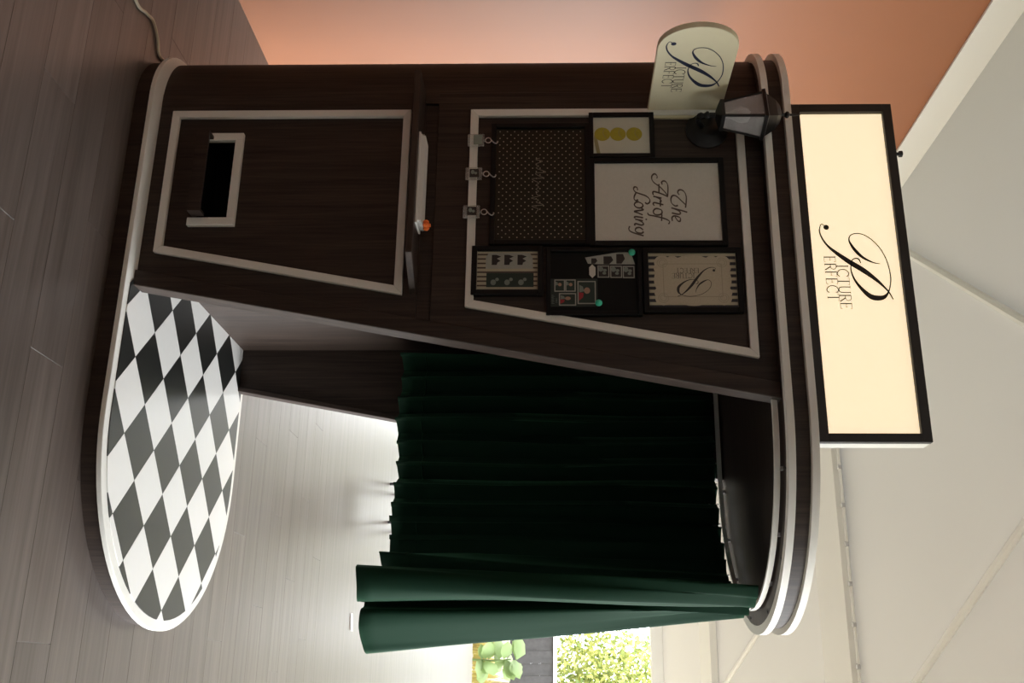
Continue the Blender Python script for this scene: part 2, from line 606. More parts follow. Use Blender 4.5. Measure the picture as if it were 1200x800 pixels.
# lower board, with the real opening of the photo outlet
HX0, HX1, HZ0, HZ1 = -1.722, -1.437, 0.232, 0.345
e = 0.035
lowz0, lowz1, upz0 = ZT, 0.976, 1.021
panels = [
    [(XB, lowz0), (edge_x(lowz0) - e, lowz0), (edge_x(HZ0) - e, HZ0), (XB, HZ0)],
    [(XB, HZ0), (HX0, HZ0), (HX0, HZ1), (XB, HZ1)],
    [(HX1, HZ0), (edge_x(HZ0) - e, HZ0), (edge_x(HZ1) - e, HZ1), (HX1, HZ1)],
    [(XB, HZ1), (edge_x(HZ1) - e, HZ1), (edge_x(lowz1) - e, lowz1), (XB, lowz1)]]
low = obj('lower_panel', *join(*[prismg(p, XZ, FYF, FYF + 0.03) for p in panels]), M_wood, booth)
up = prism('upper_panel', [(XB, upz0), (edge_x(upz0) - e, upz0), (edge_x(ZS) - e, ZS), (XB, ZS)], XZ, FYF, FYF + 0.03, M_wood, booth, bevel=0.002)
prism('joint_board', [(XB, lowz1), (edge_x(lowz1) - e, lowz1), (edge_x(upz0) - e, upz0), (XB, upz0)], XZ, FYF + 0.012, FYF + 0.03, M_wood, booth)
# slanted edge strip
prism('edge_strip', [(edge_x(ZT) - 0.052, ZT), (edge_x(ZT), ZT), (edge_x(ZS), ZS), (edge_x(ZS) - 0.052, ZS)], XZ, FYF - 0.018, FYF + 0.05, M_wood, booth, bevel=0.002)
# inner wall and back panel
box('inner_wall', -1.382, -1.357, FYF + 0.03, 4.035, ZT, ZS, M_wood, booth)
bx = lambda z: -1.172 + SLOPE * (z - 0.071)
bp_ = prism('back_panel', [(-1.38, ZT), (bx(ZT) - 0.02, ZT), (bx(ZS) - 0.02, ZS), (-1.38, ZS)], XZ, 4.035, 4.07, M_wood, booth)
prism('back_edge_strip', [(bx(ZT) - 0.02, ZT), (bx(ZT), ZT), (bx(ZS), ZS), (bx(ZS) - 0.02, ZS)], XZ, 4.022, 4.075, M_wood, booth, bevel=0.0015)


def line_off(p, q, d):
    L = math.hypot(q[0] - p[0], q[1] - p[1])
    nx_, ny_ = -(q[1] - p[1]) / L, (q[0] - p[0]) / L
    return (p[0] + nx_ * d, p[1] + ny_ * d), (q[0] + nx_ * d, q[1] + ny_ * d)


def isect(a, b, c, d):
    x1, y1, x2, y2, x3, y3, x4, y4 = *a, *b, *c, *d
    D = (x1 - x2) * (y3 - y4) - (y1 - y2) * (x3 - x4)
    p = x1 * y2 - y1 * x2; q = x3 * y4 - y3 * x4
    return ((p * (x3 - x4) - (x1 - x2) * q) / D, (p * (y3 - y4) - (y1 - y2) * q) / D)


def inset_poly(P, d):
    n = len(P)
    Ls = [line_off(P[i], P[(i + 1) % n], d) for i in range(n)]
    return [isect(*Ls[i - 1], *Ls[i]) for i in range(n)]


def moulding(P, w, name, parent, y0, y1, mat=M_white):
    Q = inset_poly(P, w)
    for i in range(len(P)):
        j = (i + 1) % len(P)
        prism(name, [P[i], P[j], Q[j], Q[i]], XZ, y0, y1, mat, parent, bevel=0.0015)


moulding([(-1.838, 0.119), (-1.316, 0.119), (-1.167, 0.931), (-1.838, 0.931)], 0.026, 'moulding_bar', low, FYF - 0.016, FYF)
moulding([(-1.838, 1.132), (-1.126, 1.132), (-0.957, 2.043), (-1.838, 2.043)], 0.026, 'moulding_bar', up, FYF - 0.016, FYF)
# photo outlet
liner = obj('outlet_lining', *join(boxg(HX0 - 0.01, HX1 + 0.01, FYF + 0.12, FYF + 0.13, HZ0 - 0.01, HZ1 + 0.01),
            boxg(HX0 - 0.01, HX0, FYF + 0.005, FYF + 0.13, HZ0, HZ1), boxg(HX1, HX1 + 0.01, FYF + 0.005, FYF + 0.13, HZ0, HZ1),
            boxg(HX0, HX1, FYF + 0.005, FYF + 0.13, HZ1, HZ1 + 0.01), boxg(HX0, HX1, FYF + 0.005, FYF + 0.13, HZ0 - 0.01, HZ0)), M_felt, booth)
for a in ((-1.750, HX0, 0.216, 0.371), (HX1, -1.409, 0.216, 0.371), (HX0, HX1, HZ1, 0.371)):
    box('outlet_trim', a[0], a[1], FYF - 0.018, FYF, a[2], a[3], M_white, low, bevel=0.0015)
g = join(boxg(-1.735, -1.440, FYF - 0.062, FYF - 0.052, 0.230, 0.272), boxg(-1.735, -1.440, FYF - 0.052, FYF + 0.0, 0.230, 0.240),
         boxg(-1.735, -1.725, FYF - 0.052, FYF - 0.0185, 0.240, 0.272), boxg(-1.450, -1.440, FYF - 0.052, FYF - 0.0185, 0.240, 0.272))
obj('outlet_tray', *g, M_wood, low)
# shelf with its bevelled end
prism('shelf', [(-1.918, 2.80), (-1.262, 2.80), (-1.165, FYF + 0.012), (-1.918, FYF + 0.012)], XY, 0.953, 0.975, M_woodx, booth, bevel=0.002)
# canopy
obj('soffit', *prismg(outline(0.012), XY, ZS, ZS + 0.012), M_woodx, booth)
obj('lower_trim_ring', *ringg(0.0, 0.03, ZS - 0.002, ZS + 0.020), M_white, booth, smooth=True)
obj('fascia', *ringg(0.022, 0.05, ZS + 0.012, ZS + 0.072), M_wood, booth, smooth=True)
obj('upper_trim_ring', *ringg(0.0, 0.03, ZS + 0.068, ZS + 0.090), M_white, booth, smooth=True)
obj('roof_board', *prismg(outline(0.02), XY, ZS + 0.072, ZS + 0.086), M_wood, booth)
# curtain track under the soffit, following the plan
TI = 0.085
tr = []
rr_ = RR - TI
tr.append((-1.35, CY + rr_))
for i in range(41):
    a = PI / 2 - PI * i / 40
    tr.append((CX + rr_ * math.cos(a), CY + rr_ * math.sin(a)))
tr.append((-0.86, CY - rr_))
TZ0, TZ1 = 2.074, 2.091
n = len(tr)
tin = thick_path(tr, -0.006)[n:][::-1]; tou = thick_path(tr, 0.006)[n:][::-1]
V = [(x, y, TZ0) for x, y in tou] + [(x, y, TZ1) for x, y in tou] + [(x, y, TZ0) for x, y in tin] + [(x, y, TZ1) for x, y in tin]
Fc = []
for i in range(n - 1):
    j = i + 1
    Fc += [(i, j, n + j, n + i), (2 * n + j, 2 * n + i, 3 * n + i, 3 * n + j), (n + i, n + j, 3 * n + j, 3 * n + i), (j, i, 2 * n + i, 2 * n + j)]
Fc += [(0, n, 3 * n, 2 * n), (n - 1, 3 * n - 1, 4 * n - 1, 2 * n - 1)]
track = obj('curtain_track', V, Fc, M_white, booth, smooth=True)
for i in range(2, n - 1, 5):
    x, y = tr[i]
    box('bracket', x - 0.006, x + 0.006, y - 0.006, y + 0.006, TZ1 - 0.002, ZS, M_silver, track)
for i in range(6):                                     # screws in the soffit rim
    a = -PI / 2 + PI * (i + 0.6) / 6.2
    x, y = CX + (RR - 0.045) * math.cos(a), CY + (RR - 0.045) * math.sin(a)
    obj('screw', *latheg([(0.004, -0.003), (0.005, 0.0)], (x, y, ZS), 8), M_iron, booth)

# ------------------------------------------------------------------ curtain
curtain = thing('curtain', 'dark green velvet curtain hanging in folds from the booth canopy track', 'curtain', (-0.8, 3.7, 0.78))
# plan lines of the hem and of the heading, same parameter
hem, top = [], []
NF = 10
xs0, xs1 = -1.31, -0.62
for i in range(NF * 8 + 1):
    t = i / (NF * 8)
    ph = t * NF * 2 * PI
    # along straight then into the arc
    s = t * 0.92
    if s < 0.53:
        bx_, by_, nxx, nyy = -1.32 + s, CY + rr_, 0, -1
    else:
        a = PI / 2 - (s - 0.53) / rr_
        bx_, by_ = CX + rr_ * math.cos(a), CY + rr_ * math.sin(a)
        nxx, nyy = -math.cos(a), -math.sin(a)
    wob = 1 + 0.35 * math.sin(ph * 0.37 + 1.0)
    o_h = 0.062 + 0.052 * wob * math.sin(ph)
    tx_, ty_ = -nyy, nxx
    sh_ = 0.016 * math.sin(2 * ph)
    hem.append((bx_ + nxx * o_h + tx_ * sh_, by_ + nyy * o_h + ty_ * sh_))
    o_t = 0.030 + 0.038 * math.sin(ph + 0.35 * math.sin(ph * 0.5))
    top.append((bx_ + nxx * o_t + tx_ * sh_ * 0.5, by_ + nyy * o_t + ty_ * sh_ * 0.5))
hemB = [(-0.475, 3.83), (-0.462, 3.69), (-0.425, 3.685), (-0.375, 3.74), (-0.315, 3.66), (-0.235, 3.69), (-0.150, 3.63), (-0.105, 3.505), (-0.132, 3.452), (-0.180, 3.388),
        (-0.228, 3.362), (-0.252, 3.41), (-0.272, 3.455), (-0.266, 3.36), (-0.272, 3.288), (-0.305, 3.258), (-0.350, 3.264), (-0.368, 3.30)]
angs = [46, 40, 36, 31, 26, 21, 16, 9, 5, 1, -3, -5, -8, -10, -13, -17, -21, -23]
offs = [0.03, 0.0, 0.02, -0.01, 0.02, -0.01, 0.015, -0.02, -0.012, 0.006, -0.012, 0.012, 0.025, 0.01, -0.012, -0.018, -0.008, 0.008]
topB = [(CX + (rr_ - q) * math.cos(math.radians(a)), CY + (rr_ - q) * math.sin(math.radians(a))) for a, q in zip(angs, offs)]
hs = hem[:-1] + cr([hem[-1]] + hemB, 8)
ts = top[:-1] + cr([top[-1]] + topB, 8)
NZ = 26
ZC0, ZC1 = 0.775, 2.062
V, Fc = [], []
ncol = len(hs)
for j in range(NZ + 1):
    f = j / NZ
    z = ZC0 + (ZC1 - ZC0) * f
    w = f ** 1.15
    for i in range(ncol):
        x = hs[i][0] * (1 - w) + ts[i][0] * w
        y = hs[i][1] * (1 - w) + ts[i][1] * w
        x += 0.004 * math.sin(7 * f + i * 0.11); y += 0.004 * math.sin(5 * f + i * 0.17)
        if i > 80:                                   # the gathered end: soft creases, tighter towards the heading
            pl_ = (0.0025 + 0.009 * f ** 3) * math.sin(i * 0.55 + 2.2 * f) + 0.003 * math.sin(i * 0.23 - 6 * f)
            x += pl_ * 0.8; y += pl_ * 0.7
        zz = z + (1 - f) * 0.006 * math.sin(i * 0.19)
        # front bunch is pulled up and down a little along its hem
        V.append((x, y, zz))
for j in range(NZ):
    for i in range(ncol - 1):
        Fc.append((j * ncol + i, j * ncol + i + 1, (j + 1) * ncol + i + 1, (j + 1) * ncol + i))
cl_ = obj('drape', V, Fc, M_velvet, curtain, smooth=True)
for p in cl_.data.polygons: p.use_smooth = True
sd = cl_.modifiers.new('thickness', 'SOLIDIFY'); sd.thickness = 0.004
# stitched hem line
js = 2
seam = [Vector(cl_.data.vertices[js * ncol + i].co) + ORIG[cl_.name] for i in range(ncol)]
obj('hem_seam', *tubeg(seam, 0.0036, 4), M_velvet, curtain, smooth=True)
# hooks
for i in range(17):
    if i < 11:
        s = 0.03 + i * 0.085
    else:
        s = 0.965 + (i - 11) * 0.085
    if s < 0.53:
        x, y = -1.32 + s, CY + rr_
    else:
        a = PI / 2 - (s - 0.53) / rr_
        x, y = CX + rr_ * math.cos(a), CY + rr_ * math.sin(a)
    obj('hook', *tubeg([(x, y, 2.030), (x + 0.004, y, 2.045), (x, y, 2.070)], 0.004, 6), M_silver, curtain)

# ------------------------------------------------------------------ logo and lettering
K = 0.56
S1 = [(-0.132, -0.092, 0.006), (-0.136, -0.1, 0.005), (-0.125, -0.106, 0.006), (-0.108, -0.108, 0.008), (-0.083, -0.101, 0.01), (-0.056, -0.084, 0.014), (-0.032, -0.059, 0.022), (-0.002, -0.022, 0.03), (0.027, 0.019, 0.031), (0.058, 0.055, 0.022), (0.084, 0.079, 0.013), (0.105, 0.094, 0.009), (0.128, 0.104, 0.007)]
S2 = [(0.005, 0.076, 0.004), (0.0, 0.053, 0.008), (-0.017, 0.023, 0.016), (-0.039, 0.003, 0.02), (-0.061, -0.01, 0.015), (-0.08, -0.016, 0.008), (-0.095, -0.01, 0.006), (-0.102, 0.007, 0.006), (-0.098, 0.032, 0.006), (-0.077, 0.06, 0.006), (-0.043, 0.084, 0.006), (0.0, 0.099, 0.006), (0.048, 0.104, 0.007), (0.082, 0.099, 0.007), (0.105, 0.09, 0.01), (0.12, 0.075, 0.024), (0.123, 0.053, 0.032), (0.116, 0.032, 0.03), (0.091, 0.008, 0.02), (0.06, -0.011, 0.012), (0.031, -0.019, 0.008), (0.01, -0.018, 0.006), (-0.007, -0.013, 0.006), (-0.014, -0.002, 0.008), (-0.011, 0.009, 0.009), (0.003, 0.014, 0.006)]
# narrow display capitals in a unit cell: strokes (points, width); thick stems, hairline bars, little serifs
TH, HL = 0.10, 0.035
GL = {
    'I': (0.25, [([(0.5, 0), (0.5, 1)], TH), ([(0.1, 0), (0.9, 0)], HL), ([(0.1, 1), (0.9, 1)], HL)]),
    'C': (0.62, [([(0.95, 0.80), (0.80, 0.96), (0.5, 1.0), (0.15, 0.8), (0.05, 0.5), (0.15, 0.2), (0.5, 0.0), (0.8, 0.04), (0.95, 0.2)], TH * 0.8), ([(0.95, 0.72), (0.95, 1.0)], HL)]),
    'T': (0.55, [([(0.5, 0), (0.5, 1)], TH), ([(0.0, 1), (1.0, 1)], HL), ([(0.0, 0.86), (0.0, 1)], HL), ([(1.0, 0.86), (1.0, 1)], HL), ([(0.3, 0), (0.7, 0)], HL)]),
    'U': (0.58, [([(0.15, 1), (0.15, 0.25), (0.3, 0.04), (0.55, 0.0), (0.78, 0.06), (0.9, 0.3), (0.9, 1)], TH * 0.8), ([(0.0, 1), (0.32, 1)], HL), ([(0.75, 1), (1.05, 1)], HL)]),
    'R': (0.56, [([(0.15, 0), (0.15, 1)], TH), ([(0.15, 1), (0.6, 1.0), (0.85, 0.86), (0.85, 0.66), (0.6, 0.52), (0.15, 0.5)], HL * 1.6), ([(0.5, 0.5), (1.0, 0.0)], TH), ([(0.0, 0), (0.35, 0)], HL)]),
    'E': (0.50, [([(0.15, 0), (0.15, 1)], TH), ([(0.0, 1), (0.95, 1)], HL), ([(0.0, 0), (0.95, 0)], HL), ([(0.15, 0.52), (0.7, 0.52)], HL), ([(0.95, 0.82), (0.95, 1)], HL), ([(0.95, 0), (0.95, 0.18)], HL), ([(0.7, 0.42), (0.7, 0.62)], HL)]),
    'F': (0.48, [([(0.15, 0), (0.15, 1)], TH), ([(0.0, 1), (0.95, 1)], HL), ([(0.15, 0.52), (0.7, 0.52)], HL), ([(0.95, 0.82), (0.95, 1)], HL), ([(0.0, 0), (0.35, 0)], HL), ([(0.7, 0.42), (0.7, 0.62)], HL)]),
}


def wordg(word, a0, a1, b0, h, fn, d):
    tot = sum(GL[c][0] for c in word) + 0.10 * (len(word) - 1)
    s = (a1 - a0) / tot
    gs = []
    a = a0
    for c in word:
        w, st = GL[c]
        for pts, tw in st:
            gs.append(strokeg([(a + p[0] * w * s, b0 + p[1] * h, tw * h) for p in pts], fn, d, 4, len(pts) > 2))
        a += (w + 0.10) * s
    return join(*gs)


def logo(fn, d, scale, ca, cb, parent, mat_p, mat_l):
    f2 = lambda a, b_, dd: fn(ca + a * scale, cb + b_ * scale, dd)
    q = K
    g = join(strokeg([(a, b_, w * q) for a, b_, w in S1], f2, d), strokeg([(a, b_, w * q) for a, b_, w in S2], f2, d), discg(-0.1245, -0.0855, 0.0092, 0.0092, f2, d))
    obj('script_initial', *g, mat_p, parent)
    g = join(wordg('ICTURE', 0.008, 0.160, -0.064, 0.036, f2, d), wordg('ERFECT', -0.022, 0.132, -0.102, 0.036, f2, d))
    obj('lettering', *g, mat_l, parent)


# ------------------------------------------------------------------ light box sign on the canopy
SX0, SX1, SZ0, SZ1, SY0, SY1 = -1.873, -0.702, 2.19, 2.551, 2.95, 3.03
sign = thing('light_box_sign', 'glowing cream light box sign with dark frame on top of the booth canopy', 'sign', (-1.2875, 2.99, 2.19))
box('sign_case', SX0 + 0.002, SX1, SY0 + 0.0222, SY1, SZ0, SZ1, M_white, sign, bevel=0.002)
fw = 0.030
bot = 0.052
fr = [(SX0, SX1, SZ1 - fw, SZ1), (SX0, SX1, SZ0, SZ0 + bot), (SX0, SX0 + fw, SZ0 + bot, SZ1 - fw), (SX1 - 0.027, SX1, SZ0 + bot, SZ1 - fw)]
M_brnz = plain('dark_bronze_frame', (0.014, 0.010, 0.007), 0.5)
for a in fr:
    box('frame_bar', a[0], a[1], SY0, SY0 + 0.024, a[2], a[3], M_brnz, sign, bevel=0.001)
face = box('lit_face', SX0 + fw - 0.004, SX1 - 0.023, SY0 + 0.0165, SY0 + 0.019, SZ0 + bot - 0.004, SZ1 - fw + 0.004, M_lit, sign)
logo(XZ, SY0 + 0.0160, 1.0, -1.296, 2.384, sign, M_ink, M_ink)
obj('mounting_bolt', *latheg([(0.006, 0.0), (0.006, 0.02), (0.011, 0.02), (0.011, 0.03), (0.0, 0.034)], (-1.70, 2.985, SZ1), 8), M_iron, sign)

# ------------------------------------------------------------------ blade sign
blade = thing('blade_sign', 'cream round-ended blade sign jutting from the booth front beside the lantern', 'sign', (-1.84, 2.70, 1.727))
bz0, bz1 = 1.727, 1.972
poly = [(FYF, bz0), (FYF, bz1)]
cyb, rb = 2.575, (bz1 - bz0) / 2
poly2 = []
for i in range(21):
    a = PI / 2 + PI * i / 20
    poly2.append((cyb + 0.105 * math.cos(a), (bz0 + bz1) / 2 + rb * math.sin(a)))
board = prism('sign_board', poly2 + [(FYF - 0.004, bz0), (FYF - 0.004, bz1)], YZ, -1.851, -1.831, M_cream, blade, bevel=0.0015)
box('mounting_plate', -1.831, -1.803, FYF - 0.012, FYF, bz0, bz1, M_cream, blade, bevel=0.001)
logo(YZ, -1.8303, 0.90, 2.662, 1.850, blade, M_navy, M_ink)

# ------------------------------------------------------------------ wall lantern
LX, LY = -1.748, 2.815
lan = thing('wall_lantern', 'black metal wall lantern with glass panes beside the cream blade sign', 'lantern', (LX, FYF, 1.90))
obj('back_plate', *latheg([(0.070, 0.0), (0.070, 0.006), (0.060, 0.012), (0.052, 0.014), (0.045, 0.022), (0.030, 0.026), (0.0, 0.028)], (-1.762, FYF, 1.922), 24, axis='y'), M_iron, lan, smooth=True)
arm = cr([(-1.762, FYF - 0.02, 1.905), (-1.758, FYF - 0.06, 1.886), (-1.752, LY + 0.02, 1.884), (LX, LY, 1.905), (LX, LY, 1.938)], 5)
obj('arm', *tubeg(arm, 0.009, 8), M_iron, lan, smooth=True)
obj('drop_finial', *latheg([(0.0, -0.032), (0.006, -0.028), (0.010, -0.018), (0.006, -0.008), (0.013, 0.0), (0.013, 0.006), (0.006, 0.01)], (LX, LY, 1.905), 12), M_iron, lan, smooth=True)
RO = math.radians(45 - 12)
zb, zt = 1.955, 2.083
rbm, rtm = 0.042, 0.071
obj('lantern_base', *latheg([(0.012, -0.022), (0.030, -0.016), (rbm + 0.008, -0.008), (rbm + 0.008, 0.004)], (LX, LY, zb), 4, RO), M_iron, lan)
cor = lambda r, z, k: Vector((LX + r * math.cos(RO + k * PI / 2), LY + r * math.sin(RO + k * PI / 2), z))
for k in range(4):
    obj('corner_bar', *tubeg([cor(rbm, zb, k), cor(rtm, zt, k)], 0.0048, 6), M_iron, lan)
    a, b_, c, d = cor(rbm - 0.001, zb + 0.002, k), cor(rbm - 0.001, zb + 0.002, k + 1), cor(rtm - 0.001, zt, k + 1), cor(rtm - 0.001, zt, k)
    nrm = (b_ - a).cross(d - a).normalized() * 0.002
    obj('glass_pane', [a, b_, c, d, a + nrm, b_ + nrm, c + nrm, d + nrm], [(0, 1, 2, 3), (7, 6, 5, 4), (0, 4, 5, 1), (1, 5, 6, 2), (2, 6, 7, 3), (3, 7, 4, 0)], M_glass, lan)
obj('bulb', *latheg([(0.009, 0.0), (0.010, 0.025), (0.020, 0.045), (0.026, 0.062), (0.022, 0.080), (0.010, 0.090), (0.0, 0.092)], (LX, LY, zb), 16), M_bulb, lan, smooth=True)
obj('lantern_roof', *latheg([(rtm + 0.010, -0.004), (rtm + 0.012, 0.006), (rtm - 0.004, 0.012), (0.058, 0.026), (0.047, 0.042), (0.030, 0.056), (0.010, 0.062), (0.0, 0.063)], (LX, LY, zt), 4, RO), M_iron, lan)
obj('roof_finial', *latheg([(0.006, 0.0), (0.005, 0.012), (0.011, 0.018), (0.011, 0.024), (0.004, 0.03), (0.004, 0.05), (0.0, 0.066)], (LX, LY, zt + 0.060), 10), M_iron, lan, smooth=True)

# ------------------------------------------------------------------ framed pictures on the upper panel
def framed(name, label, x0, x1, z0, z1, border, paper, depth=0.022, group=None):
    """outer x0..x1, z0..z1; returns root, plane of the picture"""
    t = thing(name, label, 'picture', ((x0 + x1) / 2, FYF, z0), group)
    y0 = FYF - depth
    for a in ((x0, x1, z1 - border, z1), (x0, x1, z0, z0 + border), (x0, x0 + border, z0 + border, z1 - border), (x1 - border, x1, z0 + border, z1 - border)):
        box('frame_bar', a[0], a[1], y0, FYF, a[2], a[3], M_black, t, bevel=0.0015)
    box('picture_sheet', x0 + border - 0.002, x1 - border + 0.002, FYF - depth * 0.55, FYF - 0.001, z0 + border - 0.002, z1 - border + 0.002, paper, t)
    return t, FYF - depth * 0.55 - 0.0006


# polka dot
M_dots = plain('olive_glitter_print', (0.009, 0.0095, 0.004), 0.45, spec=0.3, noise=0.7, nscale=9, coat=0.12)
M_dot = plain('pale_dot_print', (0.42, 0.40, 0.33), 0.5)
t, d = framed('polka_dot_picture', 'black framed olive print with pale polka dots above the hanging key rings', -1.780, -1.337, 1.204, 1.530, 0.016, M_dots)
gs = []
r = 0
zz = 1.232
while zz < 1.508:
    xx = -1.752 + (0.0125 if r % 2 else 0)
    while xx < -1.360:
        gs.append(discg(xx, zz, 0.0023, 0.0023, XZ, d, 6)); xx += 0.025
    zz += 0.0122; r += 1
o = obj('dot_print', *join(*gs), M_dot, t); o['kind'] = 'stuff'
scr = [(-1.652, 1.365), (-1.646, 1.352), (-1.640, 1.374), (-1.630, 1.352), (-1.622, 1.362), (-1.614, 1.354), (-1.600, 1.386), (-1.596, 1.352), (-1.585, 1.364), (-1.578, 1.380), (-1.575, 1.340), (-1.560, 1.362), (-1.553, 1.354), (-1.545, 1.362), (-1.537, 1.353), (-1.530, 1.362), (-1.522, 1.354), (-1.512, 1.362), (-1.505, 1.338), (-1.498, 1.362), (-1.490, 1.354), (-1.480, 1.378), (-1.476, 1.340), (-1.466, 1.360), (-1.455, 1.354)]
obj('script_line', *strokeg([(a, b_, 0.0022) for a, b_ in scr], XZ, d - 0.0002, 5), plain('faint_script_ink', (0.22, 0.21, 0.17), 0.5), t)
# tennis balls
M_pale = plain('pale_photo_print', (0.62, 0.64, 0.55), 0.5, noise=0.04, coat=0.4)
M_ball = plain('tennis_ball_print', (0.42, 0.36, 0.03), 0.7, noise=0.25, nscale=40)
M_shade = plain('olive_print', (0.33, 0.29, 0.14), 0.7)
t, d = framed('tennis_ball_picture', 'small black framed photo of three yellow tennis balls in a row', -1.820, -1.650, 1.528, 1.745, 0.015, M_pale)
for z in (1.573, 1.625, 1.679):
    bl = obj('ball_print', *discg(-1.741, z, 0.0255, 0.0265, XZ, d - 0.0002 * (z - 1.5), 24), M_ball, t)
    obj('seam_print', *strokeg([(-1.763, z + 0.010, 0.0016), (-1.748, z + 0.002, 0.0016), (-1.735, z + 0.006, 0.0016), (-1.722, z + 0.016, 0.0016)], XZ, d - 0.0006, 5), M_shade, bl)
obj('shadow_print', *polyg([(-1.738, 1.546), (-1.725, 1.556), (-1.690, 1.562), (-1.668, 1.566), (-1.668, 1.554), (-1.700, 1.548), (-1.722, 1.545)], XZ, d + 0.0002), M_shade, t)
# The Art of Loving
ART = [[(-0.035, 0.07), (-0.043, 0.065), (-0.052, 0.069), (-0.052, 0.079), (-0.043, 0.088), (-0.028, 0.092), (-0.009, 0.091), (0.012, 0.088)], [(0.0, 0.088), (-0.012, 0.077), (-0.03, 0.06), (-0.032, 0.048), (-0.02, 0.042), (-0.005, 0.044), (0.005, 0.055), (0.003, 0.064)], [(0.028, 0.093), (0.022, 0.076), (0.012, 0.042)], [(0.016, 0.053), (0.023, 0.066), (0.031, 0.071), (0.035, 0.064), (0.03, 0.043)], [(0.044, 0.053), (0.058, 0.061), (0.06, 0.068), (0.049, 0.07), (0.043, 0.061), (0.041, 0.05), (0.047, 0.043), (0.059, 0.044)], [(-0.095, -0.001), (-0.104, 0.0), (-0.112, -0.008), (-0.104, -0.017), (-0.09, -0.017), (-0.078, -0.009), (-0.065, 0.007), (-0.046, 0.023), (-0.031, 0.032)], [(-0.072, 0.016), (-0.081, 0.014), (-0.086, 0.022), (-0.078, 0.031), (-0.062, 0.034), (-0.031, 0.032)], [(-0.028, 0.033), (-0.039, 0.012), (-0.047, -0.012), (-0.04, -0.016), (-0.034, -0.013)], [(-0.075, 0.005), (-0.042, 0.004)], [(-0.023, 0.012), (-0.03, -0.015)], [(-0.026, -0.004), (-0.019, 0.007), (-0.012, 0.01), (-0.009, 0.005)], [(0.001, 0.017), (-0.007, -0.011), (-0.002, -0.016), (0.004, -0.012)], [(-0.016, 0.008), (0.007, 0.007)], [(0.015, -0.001), (0.02, 0.01), (0.031, 0.011), (0.037, 0.001), (0.034, -0.013), (0.023, -0.016), (0.015, -0.009), (0.015, 0.0)], [(0.07, 0.031), (0.061, 0.035), (0.053, 0.025), (0.047, 0.009), (0.041, -0.013), (0.037, -0.031), (0.029, -0.035)], [(0.035, 0.011), (0.059, 0.009)], [(-0.052, -0.065), (-0.062, -0.067), (-0.064, -0.075), (-0.055, -0.078), (-0.045, -0.071), (-0.039, -0.057), (-0.031, -0.038), (-0.019, -0.027), (-0.008, -0.028), (-0.003, -0.036), (-0.008, -0.042)], [(-0.044, -0.07), (-0.031, -0.076), (-0.02, -0.077), (-0.014, -0.07), (-0.019, -0.065)], [(-0.01, -0.064), (-0.003, -0.052), (0.006, -0.05), (0.012, -0.059), (0.009, -0.071), (0.0, -0.077), (-0.008, -0.072), (-0.01, -0.063)], [(0.013, -0.055), (0.019, -0.05), (0.024, -0.077), (0.03, -0.065), (0.037, -0.051)], [(0.047, -0.05), (0.043, -0.075), (0.049, -0.077)], [(0.058, -0.051), (0.052, -0.076)], [(0.055, -0.066), (0.064, -0.052), (0.071, -0.05), (0.073, -0.058), (0.068, -0.075), (0.075, -0.078)], [(0.091, -0.051), (0.082, -0.061), (0.084, -0.073), (0.093, -0.076), (0.1, -0.069), (0.102, -0.056), (0.096, -0.05)], [(0.111, -0.05), (0.103, -0.075), (0.096, -0.091), (0.087, -0.097), (0.077, -0.094)]]
t, d = framed('script_poster', 'black framed ivory poster lettered The Art of Loving', -1.648, -1.332, 1.528, 1.968, 0.017, M_paper)
gs = []
for s_ in ART:
    n = len(s_)
    pts = []
    for i, (a, b_) in enumerate(s_):
        q0, q1 = s_[max(i - 1, 0)], s_[min(i + 1, n - 1)]
        ang = math.atan2(q1[1] - q0[1], q1[0] - q0[0])
        w = 0.0028 + 0.0034 * abs(math.sin(ang - math.radians(25)))
        pts.append((-1.480 + a, 1.750 + b_, w))
    gs.append(strokeg(pts, XZ, d, 6))
gs.append(discg(-1.427, 1.710, 0.003, 0.003, XZ, d, 10))
obj('script_lettering', *join(*gs), M_inkbrown, t)

# striped strip of portraits
M_stripe = plain('pale_stripe_paper', (0.46, 0.42, 0.30), 0.7, noise=0.08, coat=0.2)
M_strb = plain('brown_stripe_print', (0.075, 0.050, 0.035), 0.7)
M_grnprint = plain('dark_green_print', (0.012, 0.030, 0.022), 0.6)
M_gphoto = plain('grey_photo_print', (0.36, 0.37, 0.33), 0.6, noise=0.15, nscale=60)
M_dphoto = plain('dark_photo_print', (0.016, 0.012, 0.010), 0.6)
M_mid = plain('mid_grey_print', (0.20, 0.24, 0.21), 0.6)
t, d = framed('striped_photo_print', 'small black framed print with striped border and two rows of tiny portraits', -1.332, -1.164, 1.150, 1.378, 0.017, M_stripe)
for k in range(9):
    x = -1.307 + k * 0.0153
    obj('stripe_print', *rectg(x, x + 0.0055, 1.168, 1.360, XZ, d), M_strb, t)
po = obj('portrait_strip', *polyg([(-1.309, 1.205), (-1.309, 1.335), (-1.296, 1.344), (-1.255, 1.346), (-1.255, 1.195), (-1.296, 1.195)], XZ, d - 0.0003), M_gphoto, t)
for z in (1.214, 1.254, 1.296):
    obj('portrait_print', *polyg([(-1.303, z), (-1.303, z + 0.014), (-1.297, z + 0.030), (-1.290, z + 0.016), (-1.282, z + 0.028), (-1.276, z + 0.018), (-1.268, z + 0.016), (-1.268, z)], XZ, d - 0.0006), M_dphoto, po)
po = obj('portrait_strip', *rectg(-1.240, -1.192, 1.198, 1.348, XZ, d - 0.0003), M_grnprint, t)
for z in (1.216, 1.260, 1.304):
    obj('portrait_print', *join(discg(-1.208, z + 0.004, 0.010, 0.009, XZ, d - 0.0006, 10), discg(-1.218, z + 0.016, 0.006, 0.006, XZ, d - 0.0006, 10)), M_mid, po)

